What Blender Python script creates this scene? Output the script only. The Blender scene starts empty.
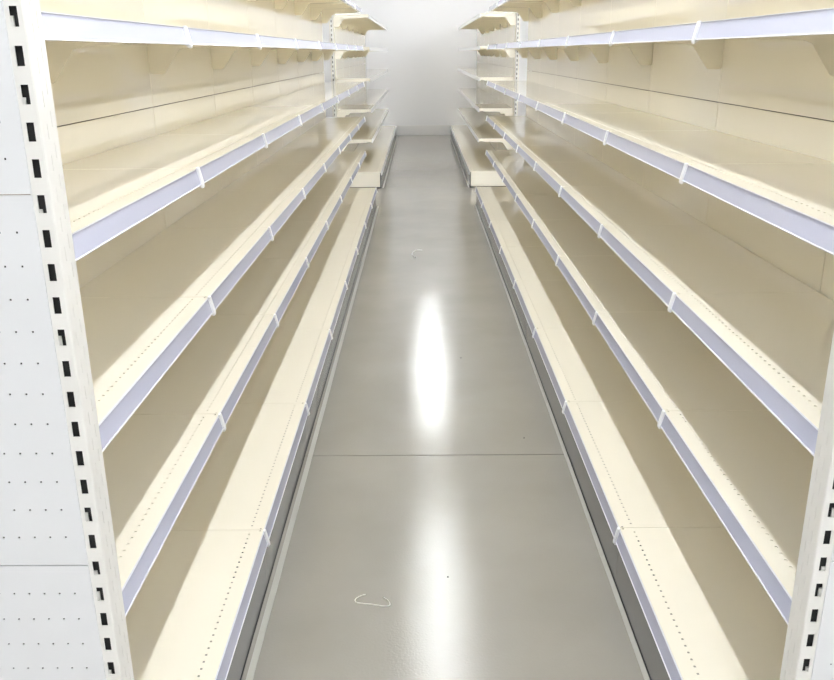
import bpy, math, random
from mathutils import Matrix, Vector
random.seed(7)
sc = bpy.context.scene
COL = sc.collection
PI = math.pi

# ------------------------------------------------------------------ materials
def mat(name, base, rough=.4, spec=.5, coat=0, metal=0, emit=None, estr=0, bump=None, bscale=200, mottle=0, mscale=3, aniso=0):
    m = bpy.data.materials.new(name); m.use_nodes = True
    nt = m.node_tree; b = nt.nodes['Principled BSDF']
    b.inputs['Base Color'].default_value = (*base, 1)
    b.inputs['Roughness'].default_value = rough
    b.inputs['Specular IOR Level'].default_value = spec
    b.inputs['Metallic'].default_value = metal
    b.inputs['Coat Weight'].default_value = coat
    b.inputs['Coat Roughness'].default_value = .05
    if emit:
        b.inputs['Emission Color'].default_value = (*emit, 1)
        b.inputs['Emission Strength'].default_value = estr
    tc = None
    if bump or mottle:
        tc = nt.nodes.new('ShaderNodeTexCoord')
    if bump:
        n = nt.nodes.new('ShaderNodeTexNoise'); n.inputs['Scale'].default_value = bscale
        n.inputs['Detail'].default_value = 3
        nt.links.new(tc.outputs['Object'], n.inputs['Vector'])
        bp = nt.nodes.new('ShaderNodeBump'); bp.inputs['Strength'].default_value = bump
        bp.inputs['Distance'].default_value = .002
        nt.links.new(n.outputs['Fac'], bp.inputs['Height'])
        nt.links.new(bp.outputs['Normal'], b.inputs['Normal'])
    if mottle:
        n = nt.nodes.new('ShaderNodeTexNoise'); n.inputs['Scale'].default_value = mscale
        n.inputs['Detail'].default_value = 4
        nt.links.new(tc.outputs['Object'], n.inputs['Vector'])
        r = nt.nodes.new('ShaderNodeMapRange')
        r.inputs['To Min'].default_value = 1 - mottle; r.inputs['To Max'].default_value = 1 + mottle
        nt.links.new(n.outputs['Fac'], r.inputs['Value'])
        v = nt.nodes.new('ShaderNodeVectorMath'); v.operation = 'SCALE'
        v.inputs[0].default_value = base
        nt.links.new(r.outputs['Result'], v.inputs['Scale'])
        nt.links.new(v.outputs['Vector'], b.inputs['Base Color'])
    return m

DOWN, UP = 70, 400
M = {}
M['cream'] = mat('cream_enamel', (.905, .862, .75), rough=.07, spec=.65, mottle=.012, mscale=2)
M['panel'] = mat('cream_back_panel_enamel', (.905, .862, .75), rough=.03, spec=.8, mottle=.015, mscale=1.5)
M['white'] = mat('white_powder_coat', (.70, .71, .725), rough=.35, spec=.4, bump=.05, bscale=500)
M['upright'] = mat('white_upright_enamel', (.75, .74, .71), rough=.3, spec=.45)
M['rail'] = mat('lavender_label_rail_plastic', (.50, .515, .64), rough=.22, spec=.45, coat=.1)
M['lip'] = mat('clear_white_plastic_lip', (.78, .79, .85), rough=.15, spec=.6)
M['clip'] = mat('milky_plastic_clip', (.88, .89, .90), rough=.3)
M['kick'] = mat('grey_kick_plate_metal', (.23, .235, .235), rough=.22, spec=.6, bump=.08, bscale=30)
M['kickfar'] = M['kick']
M['inner'] = mat('dark_seam_shade', (.06, .06, .058), rough=.6)  # dark sheet colour standing in for the shade behind panel seams
M['dark'] = mat('dark_rubber_and_shade', (.02, .02, .02), rough=.7)  # rubber and floor joint; also paints shade in slots, holes and gaps
M['wall'] = mat('white_wall_paint', (.86, .86, .88), rough=.6, spec=.3, bump=.05, bscale=60)
M['skirt'] = mat('grey_skirting_paint', (.86, .85, .845), rough=.4)
M['ceil'] = mat('white_ceiling_paint', (.86, .86, .86), rough=.8)
M['strip'] = mat('pale_floor_sealant', (.46, .45, .41), rough=.3)
M['wire'] = mat('zinc_wire', (.85, .84, .78), rough=.3, metal=.3)
M['debris'] = mat('dark_grit', (.06, .055, .05), rough=.8)
M['housing'] = mat('lamp_housing_enamel', (.85, .85, .85), rough=.4)
M['tube'] = mat('lit_lamp_diffuser', (.9, .9, .9), emit=(.945, .975, 1), estr=DOWN)
M['up'] = mat('added_fill_uplight', (.9, .9, .9), emit=(.945, .975, 1), estr=UP)  # added unseen uplight, brightens the shaded shelves

def floor_mat():
    m = mat('grey_floor_paint', (.4, .38, .34), rough=.12, spec=.55)
    nt = m.node_tree; b = nt.nodes['Principled BSDF']
    tc = nt.nodes.new('ShaderNodeTexCoord')
    n = nt.nodes.new('ShaderNodeTexNoise'); n.inputs['Scale'].default_value = 2.2; n.inputs['Detail'].default_value = 6
    nt.links.new(tc.outputs['Object'], n.inputs['Vector'])
    cr = nt.nodes.new('ShaderNodeValToRGB')
    cr.color_ramp.elements[0].position = .3; cr.color_ramp.elements[0].color = (.320, .302, .270, 1)
    cr.color_ramp.elements[1].position = .7; cr.color_ramp.elements[1].color = (.360, .340, .305, 1)
    nt.links.new(n.outputs['Fac'], cr.inputs['Fac'])
    nt.links.new(cr.outputs['Color'], b.inputs['Base Color'])
    f = nt.nodes.new('ShaderNodeTexNoise'); f.inputs['Scale'].default_value = 130; f.inputs['Detail'].default_value = 3
    nt.links.new(tc.outputs['Object'], f.inputs['Vector'])
    g = nt.nodes.new('ShaderNodeTexNoise'); g.inputs['Scale'].default_value = 5; g.inputs['Detail'].default_value = 2
    nt.links.new(tc.outputs['Object'], g.inputs['Vector'])
    b1 = nt.nodes.new('ShaderNodeBump'); b1.inputs['Strength'].default_value = .42; b1.inputs['Distance'].default_value = .0012
    nt.links.new(f.outputs['Fac'], b1.inputs['Height'])
    b2 = nt.nodes.new('ShaderNodeBump'); b2.inputs['Strength'].default_value = .3; b2.inputs['Distance'].default_value = .003
    nt.links.new(g.outputs['Fac'], b2.inputs['Height'])
    nt.links.new(b1.outputs['Normal'], b2.inputs['Normal'])
    nt.links.new(b2.outputs['Normal'], b.inputs['Normal'])
    return m
M['floor'] = floor_mat()

# ------------------------------------------------------------------ mesh helpers
class MB:
    def __init__(s): s.v = []; s.f = []; s.mi = []
    def face(s, pts, mi=0):
        i = len(s.v); s.v += [tuple(p) for p in pts]; s.f.append(tuple(range(i, i + len(pts)))); s.mi.append(mi)
    def box(s, x0, x1, y0, y1, z0, z1, mi=0):
        i = len(s.v)
        s.v += [(x, y, z) for x in (x0, x1) for y in (y0, y1) for z in (z0, z1)]
        for q in ((0, 1, 3, 2), (4, 6, 7, 5), (0, 4, 5, 1), (2, 3, 7, 6), (0, 2, 6, 4), (1, 5, 7, 3)):
            s.f.append(tuple(i + k for k in q)); s.mi.append(mi)
    def bbox(s, x0, x1, y0, y1, z0, z1, c=.002, mi=0):
        """box with all twelve edges chamfered"""
        i = len(s.v); X = (x0, x1); Y = (y0, y1); Z = (z0, z1); sg = (1, -1)
        idx = {}
        for a in (0, 1):
            for b in (0, 1):
                for d in (0, 1):
                    for k in range(3):
                        p = [X[a] + sg[a]*c, Y[b] + sg[b]*c, Z[d] + sg[d]*c]
                        p[k] = (X[a], Y[b], Z[d])[k]
                        idx[a, b, d, k] = len(s.v); s.v.append(tuple(p))
        def add(*t): s.f.append(t); s.mi.append(mi)
        for a in (0, 1):
            q = [idx[a, 0, 0, 0], idx[a, 1, 0, 0], idx[a, 1, 1, 0], idx[a, 0, 1, 0]]; add(*(q if a else q[::-1]))
            q = [idx[0, a, 0, 1], idx[1, a, 0, 1], idx[1, a, 1, 1], idx[0, a, 1, 1]]; add(*(q[::-1] if a else q))
            q = [idx[0, 0, a, 2], idx[1, 0, a, 2], idx[1, 1, a, 2], idx[0, 1, a, 2]]; add(*(q if a else q[::-1]))
        for a in (0, 1):
            for b in (0, 1):
                fl = a == b
                q = [idx[a, b, 0, 0], idx[a, b, 1, 0], idx[a, b, 1, 1], idx[a, b, 0, 1]]; add(*(q if not fl else q[::-1]))
                q = [idx[a, 0, b, 0], idx[a, 1, b, 0], idx[a, 1, b, 2], idx[a, 0, b, 2]]; add(*(q if not fl else q[::-1]))
                q = [idx[0, a, b, 1], idx[1, a, b, 1], idx[1, a, b, 2], idx[0, a, b, 2]]; add(*(q if fl else q[::-1]))
                for d in (0, 1):
                    q = [idx[a, b, d, 0], idx[a, b, d, 1], idx[a, b, d, 2]]
                    add(*(q if (a + b + d) % 2 else q[::-1]))
    def prism(s, prof, y0, y1, mis=None, flip=False):
        """profile in (x, z) extruded along y"""
        i = len(s.v); n = len(prof)
        s.v += [(x, y0, z) for x, z in prof] + [(x, y1, z) for x, z in prof]
        for k in range(n):
            j = (k + 1) % n
            s.f.append((i + k, i + n + k, i + n + j, i + j)); s.mi.append(mis[k] if mis else 0)
        s.f.append(tuple(i + k for k in range(n))); s.mi.append(0)
        s.f.append(tuple(i + n + k for k in range(n - 1, -1, -1))); s.mi.append(0)
    def plate(s, u0, u1, v0, v1, holes, t, xf, mi=0):
        """sheet of thickness t with real rectangular holes; xf(u, v, w) -> point, w=0 outer face, w=-t inner face"""
        us = sorted({round(a, 6) for a in [u0, u1] + [h[0] for h in holes] + [h[1] for h in holes] if u0 <= a <= u1})
        vs = sorted({round(a, 6) for a in [v0, v1] + [h[2] for h in holes] + [h[3] for h in holes] if v0 <= a <= v1})
        ui = {a: k for k, a in enumerate(us)}; vi = {a: k for k, a in enumerate(vs)}
        nu, nv = len(us), len(vs)
        hol = set()
        for h in holes:
            a, b, c, d = [round(q, 6) for q in h]
            if a < us[0] or b > us[-1] or c < vs[0] or d > vs[-1]: continue
            for p in range(ui[a], ui[b]):
                for q in range(vi[c], vi[d]): hol.add((p, q))
        base = len(s.v)
        for w in (0, -t):
            for a in us:
                for b in vs: s.v.append(tuple(xf(a, b, w)))
        N = nu * nv
        T = lambda p, q: base + p * nv + q
        solid = lambda p, q: 0 <= p < nu - 1 and 0 <= q < nv - 1 and (p, q) not in hol
        def add(*f): s.f.append(f); s.mi.append(mi)
        for p in range(nu - 1):
            for q in range(nv - 1):
                if (p, q) in hol: continue
                add(T(p, q), T(p + 1, q), T(p + 1, q + 1), T(p, q + 1))
                add(N + T(p, q), N + T(p, q + 1), N + T(p + 1, q + 1), N + T(p + 1, q))
                if not solid(p - 1, q): add(T(p, q), T(p, q + 1), N + T(p, q + 1), N + T(p, q))
                if not solid(p + 1, q): add(T(p + 1, q + 1), T(p + 1, q), N + T(p + 1, q), N + T(p + 1, q + 1))
                if not solid(p, q - 1): add(T(p + 1, q), T(p, q), N + T(p, q), N + T(p + 1, q))
                if not solid(p, q + 1): add(T(p, q + 1), T(p + 1, q + 1), N + T(p + 1, q + 1), N + T(p, q + 1))
    def mesh(s, name, mats):
        me = bpy.data.meshes.new(name); me.from_pydata(s.v, [], s.f)
        for m in mats: me.materials.append(m)
        me.polygons.foreach_set('material_index', s.mi)
        me.update(); me.validate()
        return me
    def build(s, name, mats, parent=None, loc=(0, 0, 0)):
        if not isinstance(mats, (list, tuple)): mats = [mats]
        return put(name, s.mesh(name, mats), parent, loc)

def put(name, me, parent=None, loc=(0, 0, 0)):
    o = bpy.data.objects.new(name, me); COL.objects.link(o); o.location = loc
    if parent: o.parent = parent
    return o
def empty(name, loc, rz=0):
    o = bpy.data.objects.new(name, None); COL.objects.link(o)
    o.empty_display_size = .2; o.location = loc; o.rotation_euler = (0, 0, rz); return o
def tag(o, label=None, cat=None, group=None, kind=None):
    if label: o['label'] = label
    if cat: o['category'] = cat
    if group: o['group'] = group
    if kind: o['kind'] = kind
    return o
KIDS = {}
def copy_tree(o, parent=None):
    c = o.copy(); COL.objects.link(c)
    if parent: c.parent = parent
    for ch in [x for x in COL.objects if x.parent == o]: copy_tree(ch, c)
    return c

# ------------------------------------------------------------------ sizes (metres)
LX, RX = -1.000, 1.110          # back panel faces of the left and right rows
SF, BF = .403, .508             # shelf front and base deck front, measured from the back panel
LEVELS = [.588, .944, 1.300, 1.6535, 2.012]
BASE = .199
H = .5                          # half a bay
SEAMS = [.199, .795, 1.402, 2.006, 2.200]

# ------------------------------------------------------------------ shared meshes
def deck_holes(F):
    hs = []
    for k in range(39):
        v = -.475 + k * .025
        hs.append((F - .0432, F - .0376, v - .003, v + .003))
    return hs
def tray_mesh(F, depth_front, closed):
    b = MB(); L = H - .0010
    hs = deck_holes(F)
    for s_ in (-1, 1):
        a, c = sorted((s_ * (L - .009), s_ * (L - .002)))
        hs.append((F - .0125, F - .0075, a, c))
    b.plate(.003, F - .0015, -L, L, hs, .0012, lambda u, v, w: (u, v, w))
    b.prism([(F - .0015, 0), (F - .0005, -.0006), (F, -.0020), (F, -depth_front), (F - .0013, -depth_front), (F - .0015, -.0020)], -L, L)
    b.box(F - .02, F - .0013, -L, L, -depth_front, -depth_front + .0012)
    b.box(.003, .0045, -L, L, -.026, -.0012)
    b.box(.003, F - .002, -L, -L + .0012, -.030, -.0012)
    b.box(.003, F - .002, L - .0012, L, -.030, -.0012)
    if closed:   # stiffening channels under the base deck
        for u in (.15, .33): b.box(u, u + .03, -L, L, -.022, -.0013)
    return b
shelf_me = tray_mesh(SF, .036, False).mesh('shelf', [M['cream']])
deck_me = tray_mesh(BF, .036, True).mesh('base_deck', [M['cream']])

def rail_mesh(F, plain=False):
    b = MB()
    prof = [(F + .0001, .0006), (F + .0036, .0006), (F + .0040, -.0002), (F + .0036, -.0010),
            (F + .0012, -.0016), (F + .0014, -.0036), (F + .0108, -.0396), (F + .0126, -.0398),
            (F + .0134, -.0410), (F + .0128, -.0423), (F + .0090, -.0425), (F + .0001, -.0408)]
    mis = [1, 1, 1, 1, 0, 0, 1, 1, 1, 1, 1, 1]
    if plain:
        b.prism(prof, -H + .0008, H - .0008, mis)
        return b.mesh('front_rail', [M['white'], M['white']])
    b.prism(prof, -H + .0035, H - .0035, mis)
    return b.mesh('price_rail', [M['rail'], M['lip']])
def clip_mesh(F):
    b = MB()
    out = [(F + .0002, .0034), (F + .0050, .0036), (F + .0072, .0016), (F + .0160, -.0380), (F + .0172, -.0465),
           (F + .0158, -.0503), (F + .0125, -.0513), (F + .0095, -.0487), (F + .0002, -.0427)]
    b.prism(out, -.0078, .0078)
    # raised centre rib
    rib = [(F + .0050, .0036), (F + .0082, .0020), (F + .0172, -.0380), (F + .0184, -.0467), (F + .0160, -.0501), (F + .01, -.03)]
    b.prism(rib, -.0030, .0030)
    return b.mesh('rail_clip', [M['clip']])
shelf_rail_me, deck_rail_me = rail_mesh(SF), rail_mesh(BF)
plain_shelf_rail_me, plain_deck_rail_me = rail_mesh(SF, True), rail_mesh(BF, True)
shelf_clip_me, deck_clip_me = clip_mesh(SF), clip_mesh(BF)

def bracket_mesh():
    b = MB()
    prof = [(.0005, -.0305), (.0005, -.128), (.008, -.134), (.046, -.134), (.056, -.129), (.112, -.052), (.135, -.044), (.33, -.038), (.37, -.0305)]
    b.prism(prof[::-1], -.0016, .0016)
    # the folded hooks that go into the upright
    for z in (-.06, -.11): b.box(-.012, .001, -.0012, .0012, z - .008, z + .008)
    return b.mesh('bracket', [M['cream']])
bracket_me = bracket_mesh()

panel_mes = []
for z0, z1 in zip(SEAMS[:-1], SEAMS[1:]):
    b = MB(); b.bbox(-.012, 0, -H + .0020, H - .0020, z0 + .0014, z1 - .0014, .0006)
    panel_mes.append(b.mesh('back_panel', [M['panel']]))
b = MB(); b.bbox(BF - .0135, BF - .001, -H + .0006, H - .0006, .003, BASE - .037, .0012)
b.box(BF - .012, BF + .0015, -H, H, .0003, .0036, 1)  # dark strip standing in for the shaded gap under the kick plate
b.box(.01, BF - .02, -H + .001, -H + .003, .012, BASE - .04)
kick_me = b.mesh('kick_plate', [M['kick'], M['dark']])
b = MB(); b.bbox(-.058, -.050, -H + .0005, H - .0005, .012, 2.198, .0015)
b.box(-.0498, -.0490, -H + .001, H - .001, .014, 2.196, 1)
rear_me = b.mesh('rear_panel', [M['cream'], M['inner']])
b = MB(); b.bbox(-.060, .002, -H + .0005, H - .0005, 2.2, 2.215, .003)
cap_me = b.mesh('top_cap', [M['cream']])

def upright_mesh(h, w=.030, d=.056, ztop=1.651, slits=True, left=True):
    """column centred on x=0 (width w), front face (-y) at y=0, running back to y=d; slots in front and back faces"""
    b = MB()
    fx = w / 2 - .003
    slots = []
    z = ztop
    while z + .05 < h - .02: z += .05
    while z > .08:
        slots.append((-.0055 , .0055, round(z - .026, 5), round(z, 5))); z -= .05
    b.plate(-fx, fx, .004, h, slots, .002, lambda u, v, t: (u, -t * 1.0, v))
    b.plate(-fx, fx, .004, h, slots, .002, lambda u, v, t: (-u, d + t, v))
    sl = []
    if slits:
        z = .2
        while z < h - .1:
            sl.append((.020, .0211, round(z, 5), round(z + .022, 5)))
            sl.append((.037, .0381, round(z + .016, 5), round(z + .038, 5)))
            z += .044
    for s_ in (-1, 1):
        b.plate(.003, d - .003, .004, h, sl, .0012, lambda u, v, t, s_=s_: (s_ * (w / 2 + t), u if s_ > 0 else u, v))
        # rounded corners
        x1, x0 = s_ * w / 2, s_ * fx
        for ya, yb in ((0, .003), (d, d - .003)):
            b.face([(x0, ya, .004), (s_ * (w / 2 - .0009), ya + (yb - ya) * .3, .004), (s_ * (w / 2 - .0009), ya + (yb - ya) * .3, h), (x0, ya, h)])
            b.face([(s_ * (w / 2 - .0009), ya + (yb - ya) * .3, .004), (x1, yb, .004), (x1, yb, h), (s_ * (w / 2 - .0009), ya + (yb - ya) * .3, h)])
    # inner flange seen through the slots, dark box that paints the shade inside them, and end cap
    rnd = random.Random(11)
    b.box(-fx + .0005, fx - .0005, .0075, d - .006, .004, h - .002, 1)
    for q in slots:
        if rnd.random() < .4:
            a = q[2] - .002; c = a + rnd.choice((.007, .011, .016))
            b.box(-fx, -.0055 + rnd.choice((.003, .0045)), .0035, .0065, a, c)
    b.box(-w / 2, w / 2, 0, d, h, h + .004)
    b.box(-w / 2, w / 2, 0, d, 0, .004)
    return b
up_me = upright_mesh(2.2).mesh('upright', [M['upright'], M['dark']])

# ------------------------------------------------------------------ one shelving bay
def make_bay(world_far, levels=LEVELS, panels=True, near_end=False, far_end=False, plain=False):
    """local x points into the aisle, local y along the row. world_far = +1 / -1 : local y sign of the far end of the bay"""
    root = empty('shelving_bay', (0, 0, 0))
    dk = put('base_deck', deck_me, root, (0, 0, BASE))
    if plain: tag(put('front_rail', plain_deck_rail_me, dk), 'plain white front rail')
    else:
        tag(put('price_rail', deck_rail_me, dk), 'pale lavender plastic price rail')
        tag(put('rail_clip', deck_clip_me, dk, (0, world_far * (H - .0079), 0)), 'milky white plastic clip')
    tag(put('kick_plate', kick_me, root), 'grey metal kick plate')
    for z in levels:
        s_ = put('shelf', shelf_me, root, (0, 0, z))
        if plain: tag(put('front_rail', plain_shelf_rail_me, s_), 'plain white front rail')
        else:
            tag(put('price_rail', shelf_rail_me, s_), 'pale lavender plastic price rail')
            tag(put('rail_clip', shelf_clip_me, s_, (0, world_far * (H - .0079), 0)), 'milky white plastic clip')
        put('bracket', bracket_me, s_, (0, -world_far * (H - .003), 0))
        if far_end: put('bracket', bracket_me, s_, (0, world_far * (H - .003), 0))
    if panels:
        for me in panel_mes: put('back_panel', me, root)
        put('rear_panel', rear_me, root)
        put('top_cap', cap_me, root)
    def up_at(y, flip):
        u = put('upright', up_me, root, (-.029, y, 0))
        if flip: u.rotation_euler = (0, 0, PI)
        return u
    if near_end or far_end:
        for on, sg in ((near_end, -world_far), (far_end, world_far)):
            if not on: continue
            # end frame standing just outside the bay, slots facing along the row
            if panels:
                u = up_at(sg * (H + .058), False) if sg < 0 else up_at(sg * (H + .058), True)
            e = MB(); e.bbox(.002, BF - .012, sg * (H + .0095) - .009, sg * (H + .0095) + .009, .016, BASE - .006, .002)
            tag(e.build('end_panel', M['cream'], root), 'cream end panel of the base')
            e = MB(); y0 = sg * (H + .008)
            e.bbox(BF - .011, BF - .003, y0 - .007, y0 + .007, .004, BASE - .01, .001)  # dark strip painting the shaded gap between end panel and kick
            e.bbox(BF - .05, BF - .002, y0 - .014, y0 + .014, .0, .013, .002)
            tag(e.build('foot', M['dark'], root), 'black rubber foot and dark strip for the seam shade')
    return root

ORD = ['first', 'second', 'third', 'fourth', 'fifth', 'sixth', 'seventh', 'eighth']
def row(side, y0, n, label, group, lv=LEVELS):
    wf = 1 if side == 'left' else -1
    x, rz = (LX, 0) if side == 'left' else (RX, PI)
    mid = None; out = []
    for k in range(n):
        last = k == n - 1
        if k == 0: o = make_bay(wf, lv, near_end=(y0 > 5), plain=(y0 > 5))
        elif last: o = make_bay(wf, lv, far_end=(y0 < 5), plain=(y0 > 5))
        elif mid is None: o = mid = make_bay(wf, lv, plain=(y0 > 5))
        else: o = copy_tree(mid)
        o.location = (x, y0 + k + .5, 0); o.rotation_euler = (0, 0, rz)
        tag(o, label(k, last), 'shelving', group); out.append(o)
    return out
Y1, Y2 = 1.300, 10.600
def lab(side, run, n):
    def f(k, last):
        if run == 'near':
            if k == 0: return f'empty cream shelving bay in the long {side} row, nearest the camera'
            if last: return f'empty cream shelving bay closing the far end of the long {side} row'
            return f'empty cream shelving bay in the long {side} row, {ORD[k]} from the camera'
        if k == 0: return f'empty cream shelving bay first beyond the gap on the {side}, base end showing'
        if last: return f'empty cream shelving bay farthest back on the {side}, close to the white wall'
        return f'empty cream shelving bay beyond the gap on the {side}, {ORD[k]} after the gap'
    return f
row('left', Y1, 8, lab('left', 'near', 8), 'shelving bays of the long left row')
row('right', Y1, 8, lab('right', 'near', 8), 'shelving bays of the long right row')
row('left', Y2, 6, lab('left', 'far', 6), 'shelving bays beyond the gap on the left')
row('right', Y2, 6, lab('right', 'far', 6), 'shelving bays beyond the gap on the right')

# the last base units against the wall carry no shelves
for side in ('left', 'right'):
    wf = 1 if side == 'left' else -1
    o = make_bay(wf, [], panels=(side == 'right'), plain=True); o.name = 'low_base_unit'
    o.location = ((LX if wf > 0 else RX), Y2 + 6.5, 0); o.rotation_euler = (0, 0, 0 if wf > 0 else PI)
    tag(o, f'low cream base unit without shelves against the white wall on the {side}', 'shelving', 'low base units at the white wall')

# ------------------------------------------------------------------ end units that face the camera
YE = 1.208
def end_unit(side):
    s_ = -1 if side == 'left' else 1
    xe = -.524 if side == 'left' else .639          # aisle-side edge
    root = empty('shelving_end_unit', (xe + s_ * .5, YE, 0))
    uw = .030
    for k, xo in enumerate((xe + s_ * uw / 2, xe + s_ * (1.0 - uw / 2))):
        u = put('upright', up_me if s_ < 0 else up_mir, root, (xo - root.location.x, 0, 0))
        tag(u, 'white slotted steel upright')
    # perforated panels, lapping the uprights
    for z0, z1 in zip([.19] + SEAMS[1:-1], SEAMS[1:]):
        b = MB()
        xa, xb = sorted((xe + s_ * .0255, xe + s_ * .9745))
        hs = []
        k = 0
        c0 = xe + s_ * .056
        while k < 37:
            cx = c0 + s_ * k * .0252
            for i in range(1, 13):
                zc = z1 - .004 - .05 * i
                if zc < z0 + .02: continue
                hs.append((cx - .0016, cx + .0016, zc - .0016, zc + .0016))
            k += 1
        b.plate(xa + .001, xb - .001, z0 + .001, z1 - .001, hs, .0015, lambda u, v, w: (u - root.location.x, -.0022 - w, v))
        b.box(xa + .004 - root.location.x, xb - .004 - root.location.x, .004, .012, z0 + .002, z1 - .002, 1)  # dark sheet that paints the shade inside the perforations
        xx0, xx1 = xa + .001 - root.location.x, xb - .001 - root.location.x
        for za in (z0 + .0012, z1 - .0024): b.box(xx0, xx1, -.0006, .004, za, za + .0012)
        for xx in (xx0, xx1 - .0012): b.box(xx, xx + .0012, -.0006, .004, z0 + .0012, z1 - .0012)
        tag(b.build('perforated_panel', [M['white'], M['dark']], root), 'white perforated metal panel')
    tag(root, f'white perforated end unit with slotted uprights closing the {side} row, nearest the camera', 'shelving end', 'end units facing the camera')
    return root
# mirrored upright for the right-hand side (so that the inner flange sits on the outer side)
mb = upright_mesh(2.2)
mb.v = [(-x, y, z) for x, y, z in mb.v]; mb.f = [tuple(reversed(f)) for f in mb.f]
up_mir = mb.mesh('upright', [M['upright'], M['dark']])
end_unit('left'); end_unit('right')

# ------------------------------------------------------------------ room
YW, YB, XW, ZC, YJ = 17.65, -7.0, 7.5, 4.40, 3.208
def struct(name, b, mats): return tag(b.build(name, mats), kind='structure')
b = MB()
b.box(-XW, XW, YB, YJ - .0028, -.1, 0, 0); b.box(-XW, XW, YJ + .0028, YW, -.1, 0, 0); b.box(-XW, XW, YJ - .0028, YJ + .0028, -.1, -.005, 1)
struct('floor', b, [M['floor'], M['dark']])
b = MB(); b.box(-XW - .1, XW + .1, YB - .1, YW + .1, ZC, ZC + .1); struct('ceiling', b, M['ceil'])
b = MB(); b.box(-XW - .1, XW + .1, YW, YW + .1, -.1, ZC); struct('wall_back', b, M['wall'])
b = MB(); b.box(-XW - .1, XW + .1, YB - .1, YB, -.1, ZC); struct('wall_front', b, M['wall'])
b = MB(); b.box(-XW - .1, -XW, YB, YW, -.1, ZC); struct('wall_left', b, M['wall'])
b = MB(); b.box(XW, XW + .1, YB, YW, -.1, ZC); struct('wall_right', b, M['wall'])
b = MB(); b.bbox(-XW, XW, YW - .012, YW - .0005, .0005, .20, .003); struct('baseboard_back', b, M['skirt'])
for n_, (x0, x1) in enumerate([(LX + BF + .014, LX + BF + .033), (RX - BF - .017, RX - BF - .003)]):
    b = MB(); b.bbox(x0, x1, Y1 - .02, Y1 + 8, .0002, .0028, .0008); struct(f'trim_{n_ * 2 + 1}', b, M['strip'])
    b = MB(); b.bbox(x0, x1, Y2, YW - .02, .0002, .0028, .0008); struct(f'trim_{n_ * 2 + 2}', b, M['strip'])

# pendant lamps: a line of slim battens above the aisle, plus added unseen uplight lines that brighten the shelves
ZL = 3.70
b = MB(); b.bbox(-.04, .04, -.75, .75, .0, .045, .005); hous_me = b.mesh('housing', [M['housing']])
b = MB(); b.prism([(-.028, -.0005), (.028, -.0005), (.027, -.014), (.018, -.024), (-.018, -.024), (-.027, -.014)], -.735, .735)
down_me = b.mesh('diffuser', [M['tube']])
b = MB(); b.prism([(-.036, .0455), (-.034, .055), (.034, .055), (.036, .0455)], -.735, .735)
upd_me = b.mesh('fill_uplight', [M['up']])
b = MB(); b.box(-.0012, .0012, -.0012, .0012, .055, ZC - ZL - .0005); b.bbox(-.02, .02, -.02, .02, ZC - ZL - .02, ZC - ZL - .0004, .003)
sus_me = b.mesh('suspension_cable', [M['wire']])
ORD2 = ORD + ['ninth', 'tenth', 'eleventh']
def lamp(upper):
    o = empty('ceiling_light_or_added_fill', (0, 0, ZL))
    put('housing', hous_me, o)
    if not upper: tag(put('diffuser', down_me, o), 'glowing white lower diffuser')
    if upper: tag(put('fill_uplight', upd_me, o), 'added upward glow that fills the shade')
    for yy in (-.6, .6): put('suspension_cable', sus_me, o, (0, yy, 0))
    return o
far_y = [12.45 + 1.6 * k for k in range(3)]; near_y = [8.2 - 1.6 * k for k in range(8)]
for xl, nm in ((.16, 'above the aisle between the shelves'), (-4.4, 'added unseen on the left to fill the shade'), (4.8, 'added unseen on the right to fill the shade')):
    ys = sorted(far_y + near_y)
    if abs(xl) > 1: ys = [q for q in ys if q < 14]
    if xl < -1: ys = ys[::2]
    for k, yy in enumerate(ys):
        if k == 0: src = o = lamp(abs(xl) > 1)
        else: o = copy_tree(src)
        o.location = (xl, yy, ZL)
        tag(o, f'slim white pendant lamp {nm}, {ORD2[k]} from the camera end', 'ceiling light', 'pendant batten lamps ' + nm)

# ------------------------------------------------------------------ things on the floor
def wire(name, pts, r, label, group):
    # smooth the path
    P = [Vector(p) for p in pts]; S = []
    for i in range(len(P) - 1):
        p0 = P[max(i - 1, 0)]; p1 = P[i]; p2 = P[i + 1]; p3 = P[min(i + 2, len(P) - 1)]
        for t in [q / 5 for q in range(5)]:
            S.append(.5 * ((2 * p1) + (p2 - p0) * t + (2*p0 - 5*p1 + 4*p2 - p3) * t*t + (-p0 + 3*p1 - 3*p2 + p3) * t**3))
    S.append(P[-1])
    b = MB(); n = 8; rings = []
    for i, p in enumerate(S):
        d = (S[min(i + 1, len(S) - 1)] - S[max(i - 1, 0)]).normalized()
        sx = d.cross(Vector((0, 0, 1))).normalized(); up = sx.cross(d)
        base = len(b.v); rings.append(base)
        for k in range(n):
            a = 2 * PI * k / n; b.v.append(tuple(p + sx * math.cos(a) * r + up * math.sin(a) * r))
    for i in range(len(S) - 1):
        for k in range(n):
            j = (k + 1) % n; b.f.append((rings[i] + k, rings[i] + j, rings[i + 1] + j, rings[i + 1] + k)); b.mi.append(0)
    b.f.append(tuple(rings[0] + k for k in range(n - 1, -1, -1))); b.mi.append(0)
    b.f.append(tuple(rings[-1] + k for k in range(n))); b.mi.append(0)
    o = b.build(name, M['wire'])
    for f in o.data.polygons: f.use_smooth = True
    return tag(o, label, 'hook', group)
z = .0018
wire('wire_hook', [(-.180, 2.240, z + .004), (-.197, 2.234, z + .002), (-.210, 2.222, z), (-.209, 2.210, z), (-.199, 2.203, z), (-.16, 2.196, z), (-.122, 2.186, z), (-.108, 2.187, z), (-.103, 2.196, z), (-.110, 2.212, z + .002), (-.124, 2.224, z + .004)],
     .0016, 'thin pale bent wire hook lying on the floor, left of the near light streak', 'wire hooks on the floor')
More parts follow.
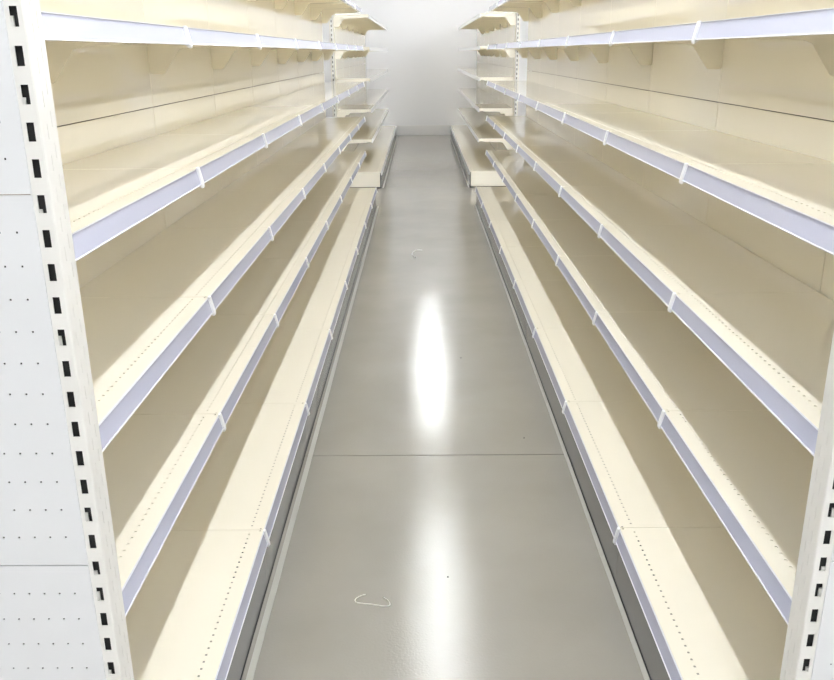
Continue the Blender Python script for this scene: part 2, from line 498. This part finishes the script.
wire('wire_hook', [(-.045, 6.80, z), (-.064, 6.84, z), (-.077, 6.91, z), (-.076, 6.98, z), (-.055, 7.06, z), (-.020, 7.09, z), (.004, 7.08, z)],
     .0027, 'thin pale curled wire hook on the floor farther away, above the far light streak', 'wire hooks on the floor')
for (x, y, r), lb in (((.077, 2.338, .0035), 'small dark crumb of grit inside the near floor reflection'),
                      ((.212, 4.394, .0045), 'small dark crumb of grit right of the far floor reflection'),
                      ((.439, 3.369, .0035), 'small dark crumb of grit beside the floor joint on the right')):
    b = MB(); n = 7
    ring = [(r * random.uniform(.8, 1.2) * math.cos(2*PI*k/n), r * random.uniform(.8, 1.2) * math.sin(2*PI*k/n)) for k in range(n)]
    base = len(b.v); b.v += [(p[0], p[1], 0) for p in ring] + [(p[0] * .8, p[1] * .8, r * .5) for p in ring] + [(0, 0, r * .75)]
    for k in range(n):
        j = (k + 1) % n; b.f += [(k, j, n + j, n + k), (n + k, n + j, 2 * n)]; b.mi += [0, 0]
    b.f.append(tuple(range(n - 1, -1, -1))); b.mi.append(0)
    tag(b.build('grit', M['debris'], None, (x, y, .0002)), lb, 'debris')

# ------------------------------------------------------------------ world, camera, view
w = bpy.data.worlds.new('world'); sc.world = w; w.use_nodes = True
w.node_tree.nodes['Background'].inputs['Color'].default_value = (.9, .92, 1, 1)
w.node_tree.nodes['Background'].inputs['Strength'].default_value = .3

f, p, y, r = 852.8, .3253, .0063, -.0091
R0 = Matrix(((1, 0, 0), (0, -math.sin(p), -math.cos(p)), (0, math.cos(p), -math.sin(p))))
Ry = Matrix(((math.cos(y), math.sin(y), 0), (-math.sin(y), math.cos(y), 0), (0, 0, 1)))
Rr = Matrix(((math.cos(r), -math.sin(r), 0), (math.sin(r), math.cos(r), 0), (0, 0, 1)))
W = Rr @ R0 @ Ry
right, down, fwd = W[0], W[1], W[2]
cam = bpy.data.cameras.new('camera'); co = bpy.data.objects.new('camera', cam); COL.objects.link(co)
mw = Matrix((right, -down, -fwd)).transposed().to_4x4(); mw.translation = (0, 0, 1.588)
co.matrix_world = mw
cam.sensor_width = 36; cam.lens = f * 36 / 834; cam.clip_start = .05; cam.clip_end = 60
sc.camera = co
vs = sc.view_settings
vs.view_transform = 'Standard'; vs.look = 'None'; vs.gamma = 1; vs.use_curve_mapping = False
vs.exposure = 0.38
sc.cycles.max_bounces = 12; sc.cycles.diffuse_bounces = 8; sc.cycles.glossy_bounces = 6
sc.cycles.caustics_reflective = False
